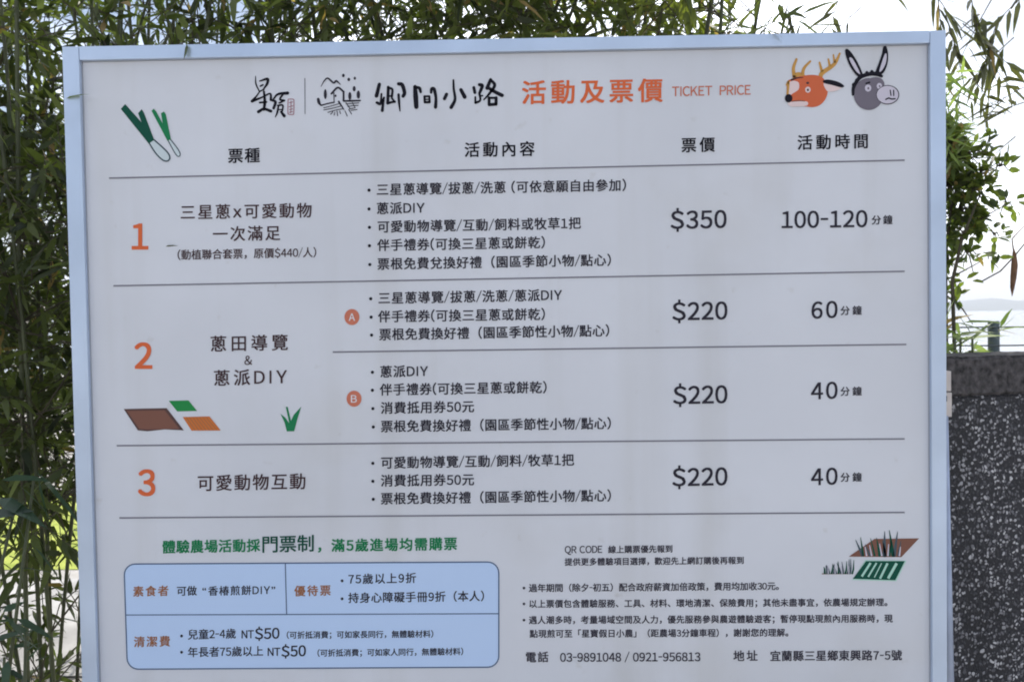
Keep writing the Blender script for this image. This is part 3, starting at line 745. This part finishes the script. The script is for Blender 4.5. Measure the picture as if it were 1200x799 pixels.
# ------------------------------------------------------------------ right side: wall, bracket, fence
def wall():
    c0 = at(1097, 419, 0.26); ang = R(13)
    Lw, T = 4.6, 0.16
    e = empty('pebble_wall', (float(c0[0]), float(c0[1]), 0))
    e.rotation_euler = (0, 0, ang)
    bpy.context.view_layer.update()
    ztop = float(c0[2]); capz = float(at(1097, 466, 0.26)[2])
    def boxm(name, x0, x1, y0, y1, z0, z1, m, bev):
        bm = bmesh.new(); bmesh.ops.create_cube(bm, size=1)
        for v in bm.verts:
            v.co = ((x0+x1)/2+v.co.x*(x1-x0), (y0+y1)/2+v.co.y*(y1-y0), (z0+z1)/2+v.co.z*(z1-z0))
        bmesh.ops.bevel(bm, geom=list(bm.edges), offset=bev, segments=3, affect='EDGES')
        if name == 'coping':
            for i in range(1, 420):
                X = x0 + (x1-x0)*i/420
                bmesh.ops.bisect_plane(bm, geom=list(bm.verts)+list(bm.edges)+list(bm.faces), plane_co=(X, 0, 0), plane_no=(1, 0, 0))
            from mathutils import noise as mn
            for v in bm.verts:
                if v.co.z > (z0+z1)/2:
                    q = mn.noise(Vector((v.co.x*22, v.co.y*22, 1.7))); q2 = mn.noise(Vector((v.co.x*75, v.co.y*60, 4.1)))
                    v.co.z += 0.0022*q + 0.0016*q2; v.co.y += 0.0014*q2
        me = bpy.data.meshes.new(name); bm.to_mesh(me); bm.free()
        o = bpy.data.objects.new(name, me); COL.objects.link(o); me.materials.append(m); o.parent = e
        return o
    boxm('wall_face', 0, Lw, 0.004, T, 0, capz, M['pebble'], 0.003)
    boxm('coping', -0.004, Lw, 0, T+0.01, capz+0.001, ztop, M['concrete_cap'], 0.006)
    tag(e, 'low dark pebble-dash wall with smooth concrete coping right of the board', 'wall')
wall()

YB = 0.225
b0 = at(1109, 488, YB)
bk = empty('wall_bracket', (float(b0[0]), YB, 0))
tag(bk, 'small beige two-piece bracket box on the wall end with a blue-grey pipe running down', 'bracket')
def bpiece(x0, x1, y0, y1, name, m, Y0, Y1, bev=0.0015):
    a, b = at(x0, y0, YB), at(x1, y1, YB)
    return prism([(a[0], a[2]), (b[0], a[2]), (b[0], b[2]), (a[0], b[2])], Y0, Y1, name, m, bk, bev)
bpiece(1097, 1114, 435, 458, 'plate', M['box'], YB-0.003, 0.2615)
bpiece(1097, 1114.3, 460, 488, 'plate', M['box'], YB-0.005, 0.2615)
bpiece(1104.5, 1108.5, 463.5, 470, 'hole', M['hole'], YB-0.0056, YB+.01, 0)
s0, s1 = at(1106, 487, YB), at(1113, 799, YB)
dv = (s1 - s0)/(s1[2]-s0[2])
tube('pipe', [s0, s1, s0 + dv*(0.0 - s0[2])], [0.0095]*3, M['alu_back'], bk, 14)

fe = empty('wire_fence', (float(at(1164, 400, 1.05)[0]), 1.05, 0))
tag(fe, 'dark green steel fence post with thin wires standing behind the wall', 'fence')
def fpost(X, Y, ztop):
    tube('post', [(X, Y, 0), (X, Y, ztop-0.004), (X, Y, ztop)], [0.0175, 0.0175, 0.015], M['post'], fe, 14)
pt = at(1164.5, 376, 1.05)
for i in range(4):
    fpost(float(pt[0])+i*1.3, 1.05+0.12*i, float(pt[2])-0.02*i)
zw = (float(at(1185, 383, 1.05)[2]), float(at(1140, 405, 1.05)[2]))
for zz in zw:
    tube('wire', [(float(pt[0])-1.2, 1.07, zz+0.01), (float(pt[0]), 1.033, zz), (float(pt[0])+1.3, 1.15, zz-0.01), (float(pt[0])+3.9, 1.39, zz-0.05)], [0.0028]*4, M['wire'], fe, 6)

# ------------------------------------------------------------------ foliage
def unit(a): return a/np.maximum(1e-9, np.linalg.norm(a, axis=-1, keepdims=True))

class Leaves:
    def __init__(s): s.P = []; s.D = []; s.L = []; s.W = []; s.tw = []
    def leaf(s, p, d, l, w): s.P.append(p); s.D.append(d); s.L.append(l); s.W.append(w)
    def twig(s, pts, rads): s.tw.append((pts, rads))
    def spray(s, c, d, n=7, ln=0.11, wd=0.015, tl=0.2, spread=0.75):
        """a bamboo twig at c growing along d: leaves left and right, one at the end"""
        c = np.asarray(c, float); d = unit(np.asarray(d, float))
        side = unit(np.cross(d, RNG.normal(size=3)))
        end = c + d*tl + np.array([0, 0, -0.15*tl])
        s.twig([c, (c+end)/2 + np.array([0, 0, 0.03*tl]), end], [0.0022, 0.0016, 0.001])
        for i in range(n):
            t = 0.25 + 0.75*i/max(1, n-1)
            p = c + (end-c)*t
            sg = 1 if i % 2 else -1
            dd = d*(0.75+0.3*RNG.random()) + side*sg*spread*(0.6+0.6*RNG.random()) + RNG.normal(size=3)*0.22 + np.array([0, 0, -0.12]) + RNG.normal(size=3)*0.15
            if i == n-1: dd = d + RNG.normal(size=3)*0.15
            s.leaf(p, unit(dd), ln*(0.65+0.6*RNG.random()), wd*(0.75+0.5*RNG.random()))
    def build(s, name, m, parent, broad=False):
        P = np.array(s.P); D = np.array(s.D); Ln = np.array(s.L)[:, None]; Wd = np.array(s.W)[:, None]
        n = len(P)
        S = unit(np.cross(D, np.array([0, 0, 1.0]) + RNG.normal(size=(n, 3))*0.55))
        N = np.cross(S, D)
        dr = (0.08 + 0.22*RNG.random((n, 1)))*Ln
        dn = np.array([[0, 0, -1.0]])
        if broad:   st = ((0.30, 0.46, .2), (0.68, 0.40, .55))
        else:       st = ((0.22, 0.50, .10), (0.62, 0.36, .45))
        vs = [P]
        for (t, w, q) in st:
            c = P + D*Ln*t + dn*dr*q
            vs += [c - S*Wd*w + N*Wd*0.12, c + S*Wd*w + N*Wd*0.12]
        vs.append(P + D*Ln + dn*dr)
        V = np.stack(vs, 1).reshape(-1, 3)
        base = np.arange(n)*6
        tri1 = np.stack([base, base+2, base+1], 1); quad = np.stack([base+1, base+2, base+4, base+3], 1); tri2 = np.stack([base+3, base+4, base+5], 1)
        faces = tri1.tolist() + quad.tolist() + tri2.tolist()
        VV = V.tolist(); nv = len(VV); nleaf = len(faces)
        for pts, rads in s.tw:
            v, f = tube_data([tuple(p) for p in pts], rads, 3)
            VV += [tuple(q) for q in v]; faces += [tuple(i+nv for i in q) for q in f]; nv += len(v)
        me = bpy.data.meshes.new(name); me.from_pydata(VV, [], faces); me.update()
        me.polygons.foreach_set('material_index', [0]*nleaf + [1]*(len(faces)-nleaf))
        at_ = me.attributes.new('age', 'FLOAT', 'POINT')
        age = np.zeros(nv); age[:n*6] = np.repeat(np.clip(RNG.beta(2, 2.6, n), 0, 1), 6)
        dry = RNG.random(n) < 0.03
        age[:n*6] = np.where(np.repeat(dry, 6), 1.0, np.minimum(age[:n*6], .95))
        at_.data.foreach_set('value', age)
        return link(name, me, [m, M['twig']], parent)

def culm_curve(base, top, arch, n=14):
    base = np.array(base, float); top = np.array(top, float)
    mid = base*0.45 + top*0.55; mid[:2] = base[:2]*0.72 + top[:2]*0.28; mid[2] = max(base[2], top[2])*arch
    t = np.linspace(0, 1, n)[:, None]
    return (1-t)**2*base + 2*t*(1-t)*mid + t*t*top

def bamboo(loc, culms, regions, label, leaf='leaf', ln=0.105, wd=0.020, group='bamboo clumps behind the board', rad=0.011, extra=()):
    """culms: list of (base, top, arch); regions: list of (x0,x1,y0,y1,z0,z1,count)"""
    e = empty('bamboo_clump', loc)
    tag(e, label, 'bamboo', group)
    CP = []
    for b, t, a in culms:
        C = culm_curve(b, t, a, 22)
        r = np.linspace(rad*(0.8+0.4*RNG.random()), 0.003, len(C))
        V, Fc = tube_data([tuple(p) for p in C], [float(q)*(1.14 if i % 2 else 1.0) for i, q in enumerate(r)], 8)
        link('culm', mesh_from('culm', V, Fc, True), M['culm'], e)
        CP.append(C)
    CP = np.vstack(CP)
    lv = Leaves()
    for (x0, x1, y0, y1, z0, z1, cnt) in regions:
        for i in range(cnt):
            c = np.array([RNG.uniform(x0, x1), RNG.uniform(y0, y1), RNG.uniform(z0, z1)])
            cand = CP[RNG.integers(0, len(CP), 40)]
            q = cand[np.argmin(((cand - c - np.array([0, 0, -0.12]))**2).sum(1))]
            v = c - q; dist = np.linalg.norm(v)
            dirn = unit(v)*0.7 + RNG.normal(size=3)*0.55 + np.array([0, 0, -0.1])
            if dist > 0.06 and dist < 0.45 and RNG.random() < 0.22:
                lv.twig([q, q + v*0.5 + np.array([0, 0, 0.08*dist]), c], [0.0034, 0.0026, 0.002])
            lv.spray(c, dirn, int(RNG.integers(5, 9)), ln, wd, 0.12+0.14*RNG.random())
    for (c, d, n, l, w, tl) in extra:
        lv.spray(np.array(c), np.array(d), n, l, w, tl)
    lv.build('foliage', M[leaf], e)
    return e

def culm_set(x0, x1, y0, y1, h0, h1, n, lean=(0, 0), spread=0.5):
    out = []
    for i in range(n):
        b = (RNG.uniform(x0, x1), RNG.uniform(y0, y1), 0)
        h = RNG.uniform(h0, h1)
        out.append((b, (b[0]+lean[0]+RNG.normal()*spread, b[1]+lean[1]+RNG.normal()*spread*0.5, h), 1.12))
    return out

# dense hedge left of the board, then behind it, thinning to the right
bamboo((-2.35, 1.0, 0), culm_set(-2.6, -2.0, 0.7, 1.3, 3.0, 3.8, 8), [(-3.1, -1.7, 0.6, 1.6, 0.85, 3.6, 1150), (-3.1, -1.8, 0.6, 1.6, 0.1, 0.8, 100)],
       'dark dense bamboo clump at the far left end of the hedge')
bamboo((-1.45, 0.95, 0), culm_set(-1.75, -1.1, 0.6, 1.3, 2.7, 3.5, 16), [(-1.95, -0.85, 0.5, 1.4, 0.95, 2.25, 1060), (-1.95, -0.85, 0.5, 1.4, 2.2, 3.1, 280), (-1.95, -0.9, 0.5, 1.3, 0.1, 0.8, 110)],
       'dark bamboo clump seen along the left edge of the board', ln=.082, wd=.0185, rad=.006)
bamboo((-1.6, 2.3, 0), culm_set(-2.2, -0.9, 1.9, 2.6, 3.2, 4.2, 8), [(-2.7, -1.0, 1.8, 2.8, 0.95, 2.6, 1150), (-2.7, -0.7, 1.8, 2.8, 2.5, 3.9, 430)],
       'taller bamboo clump rising behind the top left corner of the board', ln=.088, wd=.019, rad=.008)
bamboo((-0.5, 1.5, 0), culm_set(-0.9, -0.1, 1.2, 1.8, 3.0, 3.8, 8), [(-1.05, 0.1, 1.0, 2.0, 2.35, 3.5, 760), (-1.0, 0.0, 1.0, 2.0, 1.0, 2.35, 160)],
       'green bamboo clump showing above the brush lettering of the board')
bamboo((0.4, 1.4, 0), culm_set(0.0, 0.7, 1.1, 1.8, 2.9, 3.5, 7), [(-0.1, 0.78, 1.0, 2.0, 2.35, 3.3, 560), (-0.1, 0.8, 1.0, 2.0, 1.0, 2.35, 110)],
       'sunlit yellow-green bamboo clump above the orange title of the board', leaf='leaf_bright')
# thin arching bamboo at the upper right, mostly sky between its sprays
def sp(px, py, Y, dx, dz, n=7, l=0.10, w=0.015, tl=0.16, dy=0.0):
    return (at(px, py, Y), (dx, dy, dz), n, l, w, tl)
ex = [sp(1098, -12, 1.0, .10, -.9, 9, .10, .016, .15), sp(1128, 28, 1.0, .75, -.55, 9, .10, .016, .18), sp(1165, -6, 1.0, -.5, -.8, 8, .10, .016, .2),
      sp(1188, 44, 1.0, -.9, -.7, 8, .10, .015, .16), sp(1206, -10, 1.0, -.4, -.3, 7, .11, .016, .15), sp(1150, 66, 1.05, .8, -.7, 7, .085, .014, .12), sp(1120, 105, 1.05, .9, -.5, 6, .08, .014, .14),
      sp(1215, 95, 1.0, -.8, -.3, 7, .1, .015, .14), sp(985, -10, 1.1, -.3, -.9, 7, .10, .014, .12), sp(1010, 8, 1.1, -.8, -.6, 7, .10, .013, .16),
      sp(955, 12, 1.1, -.8, -.5, 7, .11, .014, .14), sp(920, -5, 1.1, .2, -.9, 7, .10, .014, .12), sp(905, 18, 1.1, -.4, -.7, 8, .10, .014, .14),
      sp(1108, 18, 1.0, .3, -.9, 9, .09, .017, .13), sp(1085, -20, 1.05, .5, -.6, 9, .10, .016, .16), sp(1135, -16, 1.0, .2, -.9, 9, .09, .016, .14), sp(1170, 20, 1.0, -.3, -.9, 9, .085, .015, .13), sp(1200, 120, 1.0, -.9, -.2, 7, .08, .014, .1), sp(1140, 92, 1.0, .6, -.7, 7, .075, .014, .1), sp(1190, 160, 1., -.7, -.5, 6, .07, .013, .1),
      sp(1030, 0, 1.1, .3, .2, 5, .1, .013, .12), sp(890, 30, 1.15, .7, -.3, 7, .09, .014, .12)]
tops = [at(1100, -30, 1.05), at(1185, 10, 1.05), at(985, -25, 1.12), at(915, -12, 1.15)]
bamboo((2.45, 1.3, 0), [((2.4, 1.25, 0), tuple(tops[0]), 1.45), ((2.5, 1.3, 0), tuple(tops[1]), 1.4), ((2.45, 1.42, 0), tuple(tops[2]), 1.55), ((2.4, 1.4, 0), tuple(tops[3]), 1.6),
        ((2.2, 1.5, 0), (2.6, 1.4, 3.4), 1.1)],
       [(2.1, 3.0, 1.0, 1.8, 2.0, 3.6, 150), (0.55, 1.75, 1.0, 1.5, 2.95, 3.3, 40)],
       'thin arching bamboo with loose sprays against white sky, top right corner', leaf='leaf_spray', rad=0.009, extra=ex)

# leafy shrub behind the wall, right of the board
def shrub():
    b = at(1108, 420, 0.75)
    e = empty('leafy_shrub', (float(b[0]), 0.75, 0))
    tag(e, 'broad-leaved green shrub rising behind the wall, beside the board upper right edge', 'shrub')
    lv = Leaves()
    stems = [((b[0]-.05, .75, 0), at(1092, 260, .75), at(1122, 150, .75)), ((b[0]-.02, .78, 0), at(1108, 300, .8), at(1130, 190, .8)),
             ((b[0]+.02, .75, 0), at(1116, 330, .7), at(1150, 225, .72)), ((b[0]-.1, .8, 0), at(1070, 260, .85), at(1085, 130, .85)), ((b[0]-.12, .7, 0), at(1050, 300, .8), at(1020, 160, .8))]
    for p0, p1, p2 in stems:
        tube('stem', [p0, tuple(np.array(p0)*.4+p1*.6+np.array([.02, 0, .02])), tuple(p1), tuple((p1+p2)/2+np.array([-.012, 0, 0])), tuple(p2)], [.009, .0065, .005, .004, .002], M['twig'], e, 7)
    def clump(px, py, Y, rx, rz, n, l=.036, w=.019):
        c = at(px, py, Y)
        for i in range(n):
            v = unit(RNG.normal(size=3))*RNG.random()**0.4
            p = c + v*np.array([rx, rx*.9, rz])
            if RNG.random() < .3: lv.twig([c, (c+p)/2+np.array([0, 0, .01]), p], [.003, .002, .0015])
            lv.leaf(p, unit(v + RNG.normal(size=3)*.6 + np.array([0, 0, .1])), l*RNG.uniform(.7, 1.25), w*RNG.uniform(.7, 1.2))
    for a in ((1110, 165, .75, .035, .05, 70), (1128, 182, .75, .065, .045, 120), (1112, 215, .8, .08, .06, 190), (1142, 222, .75, .055, .045, 80), (1122, 252, .8, .065, .05, 130), (1150, 205, .75, .03, .03, 14),
              (1148, 262, .75, .035, .03, 20), (1106, 290, .8, .03, .035, 20), (1135, 296, .75, .04, .022, 16), (1160, 300, .75, .03, .02, 10), (1172, 195, .75, .04, .03, 16), (1178, 240, .75, .04, .03, 18), (1165, 275, .75, .04, .02, 16), (1130, 275, .75, .05, .03, 40), (1112, 310, .78, .03, .03, 22), (1120, 350, .75, .03, .02, 14), (1160, 165, .75, .03, .025, 12), (1104, 330, .8, .03, .02, 9), (1128, 330, .75, .03, .02, 8),
              (1075, 170, .85, .12, .12, 160), (1040, 230, .85, .16, .18, 200), (1060, 330, .85, .14, .12, 120)):
        clump(*a)
    lv.build('foliage', M['leaf_broad'], e, broad=True)
    lv = Leaves()
    for i in range(230):
        c = at(RNG.uniform(1075, 1128), RNG.uniform(85, 200), .72+RNG.uniform(-.08, .1))
        lv.leaf(c, unit(np.array([RNG.uniform(-.3, 1), RNG.normal()*.4, RNG.uniform(-.5, .9)])), RNG.uniform(.05, .09), RNG.uniform(.009, .014))
    lv.build('young_shoots', M['leaf_pale'], e)
    # bare twigs reaching right
    for pts in (((1105, 330), (1128, 318), (1150, 306)), ((1108, 345), (1128, 362), (1140, 380)), ((1120, 280), (1136, 300), (1141, 322)), ((1122, 215), (1150, 205), (1176, 192)), ((1122, 260), (1152, 255), (1182, 238)), ((1124, 200), (1142, 182), (1162, 163)), ((1150, 330), (1172, 318), (1189, 300), (1215, 268))):
        tube('twig', [at(x, y, .78) for x, y in pts], [.0022]*(len(pts)-1)+[.001], M['twig'], e, 5)
    return e
shr = shrub()

# hanging dead leaf
def dead_leaf():
    e = empty('dead_leaf', tuple(float(q) for q in at(1187, 288, .78)))
    tag(e, 'long dry brown leaf hanging over the wall at the right edge', 'leaf')
    V, Fc = [], []
    for i, (y, w) in enumerate(((292, .5), (300, 2.5), (312, 4), (326, 3.8), (338, 2.6), (346, .6))):
        c = at(1187.5+1.5*math.sin(i), y, .78); q = w*2.5/1000
        for k in range(8):
            a = 2*math.pi*k/8
            V.append((c[0]+q*math.cos(a), c[1]+q*.55*math.sin(a), c[2]+.004*math.cos(2*a)))
    for i in range(5):
        for k in range(8): Fc.append((i*8+k, i*8+(k+1) % 8, i*8+8+(k+1) % 8, i*8+8+k))
    link('blade', mesh_from('blade', V, Fc, True), M['dry'], e)
    tube('stalk', [at(1187.5, 293, .78), at(1186, 280, .78), at(1189, 300, .78)+np.array([.03, 0, .09])], [.002, .0018, .0012], M['dry'], e, 5)
dead_leaf()

# long striped leaves just above the wall
def striped():
    b = at(1120, 425, .6)
    e = empty('grassy_plant', (float(b[0]), .6, 0))
    tag(e, 'pale long-leaved plant showing above the wall coping, beside the fence post', 'plant')
    lv = Leaves()
    for i in range(7):
        q = np.array([b[0]+RNG.uniform(-.12, .08), .6+RNG.uniform(-.1, .1), 0])
        t = at(RNG.uniform(1098, 1140), RNG.uniform(385, 425), .6)
        tube('stem', [q, (q+t)/2+np.array([.01, 0, .02]), t], [.006, .005, .003], M['culm'], e, 6)
    for i in range(70):
        c = at(RNG.uniform(1085, 1140), RNG.uniform(375, 440), .6+RNG.uniform(-.12, .15))
        a = RNG.uniform(-.7, 1.0)
        lv.leaf(c, unit(np.array([RNG.uniform(.2, 1)*(1 if RNG.random() < .75 else -1), RNG.normal()*.4, a])), RNG.uniform(.08, .15), RNG.uniform(.014, .02))
    for (x, y, dx, dz) in ((1168, 392, .6, .75), (1170, 388, .9, .35), (1168, 386, .95, -.1), (1172, 384, .35, .9), (1176, 378, .8, .6)):
        lv.leaf(at(x, y, .9), unit(np.array([dx, -.1, dz])), .09, .014)
    lv.build('foliage', M['leaf_pale'], e)
striped()

# low plants and big leaves at the left edge of the board
def lower_left():
    b = at(15, 760, .25)
    e = empty('broadleaf_plant', (float(b[0]), .25, 0))
    tag(e, 'leafy green plant in front of the bamboo stems, lower left corner', 'plant')
    lv = Leaves()
    st = [((-.22, 0), (20, 585)), ((-.1, .05), (40, 560)), ((0, 0), (5, 770)), ((.02, .03), (30, 740)), ((-.15, .02), (-60, 650))]
    tips = []
    for (dx, dy), (x, y) in st:
        t = at(x, y, .22); q = np.array([b[0]+dx, .25+dy, 0.0])
        tube('stem', [q, (q*.5+t*.5)+np.array([-.02, 0, .05]), t], [.006, .005, .003], M['culm'], e, 6); tips.append(t)
    big = ((-4, 584, .8, -.25, .13, .032), (18, 566, .75, -.55, .12, .026), (2, 562, .9, .12, .12, .030), (-20, 606, .9, .2, .13, .03), (30, 585, -.6, -.6, .10, .028),
           (42, 552, .72, -.66, .17, .017), (45, 560, .25, -.95, .10, .011), (20, 665, 1, .02, .13, .010), (40, 640, .7, -.7, .09, .012), (10, 600, .5, -.85, .12, .026))
    for x, y, dx, dz, l, w in big:
        lv.leaf(at(x, y, .2), unit(np.array([dx, -.05, dz])), l, w)
    for i in range(60):
        c = at(RNG.uniform(-60, 42), RNG.uniform(715, 860), .22+RNG.uniform(-.06, .1))
        lv.leaf(c, unit(RNG.normal(size=3)+np.array([.2, -.2, .2])), RNG.uniform(.05, .1), RNG.uniform(.012, .022))
    lv.build('foliage', M['leaf_bluish'], e)
lower_left()


# leaves that curl over the frame, and a dry scrap stuck to the panel
def single_leaf(name, label, px, py, d, l, w, Y, m, group=None):
    e = empty(name, tuple(float(q) for q in at(px, py, Y)))
    tag(e, label, 'leaf', group)
    lv = Leaves(); lv.leaf(at(px, py, Y), unit(np.array(d)), l, w)
    V = lv.build('blade', m, e)
single_leaf('bamboo_leaf', 'narrow grey-green bamboo leaf curling over the left frame stile', 77, 116, (.95, -.12, .22), .062, .013, -.014, M['leaf'])
single_leaf('bamboo_leaf', 'small dark leaf tip hanging over the top rail, above the spring onions', 219, 52, (-.15, -.2, -.9), .03, .009, -.016, M['leaf'])
single_leaf('bamboo_leaf', 'thin pale leaf lying across the top rail, left of the deer drawing', 905, 36, (.75, -.15, -.55), .03, .006, -.017, M['leaf_spray'])
single_leaf('dry_leaf', 'tiny dry leaf scrap stuck on the panel beside the orange number 1', 194, 289, (.95, -.05, .18), .028, .0045, -.003, M['leaf_spray'])
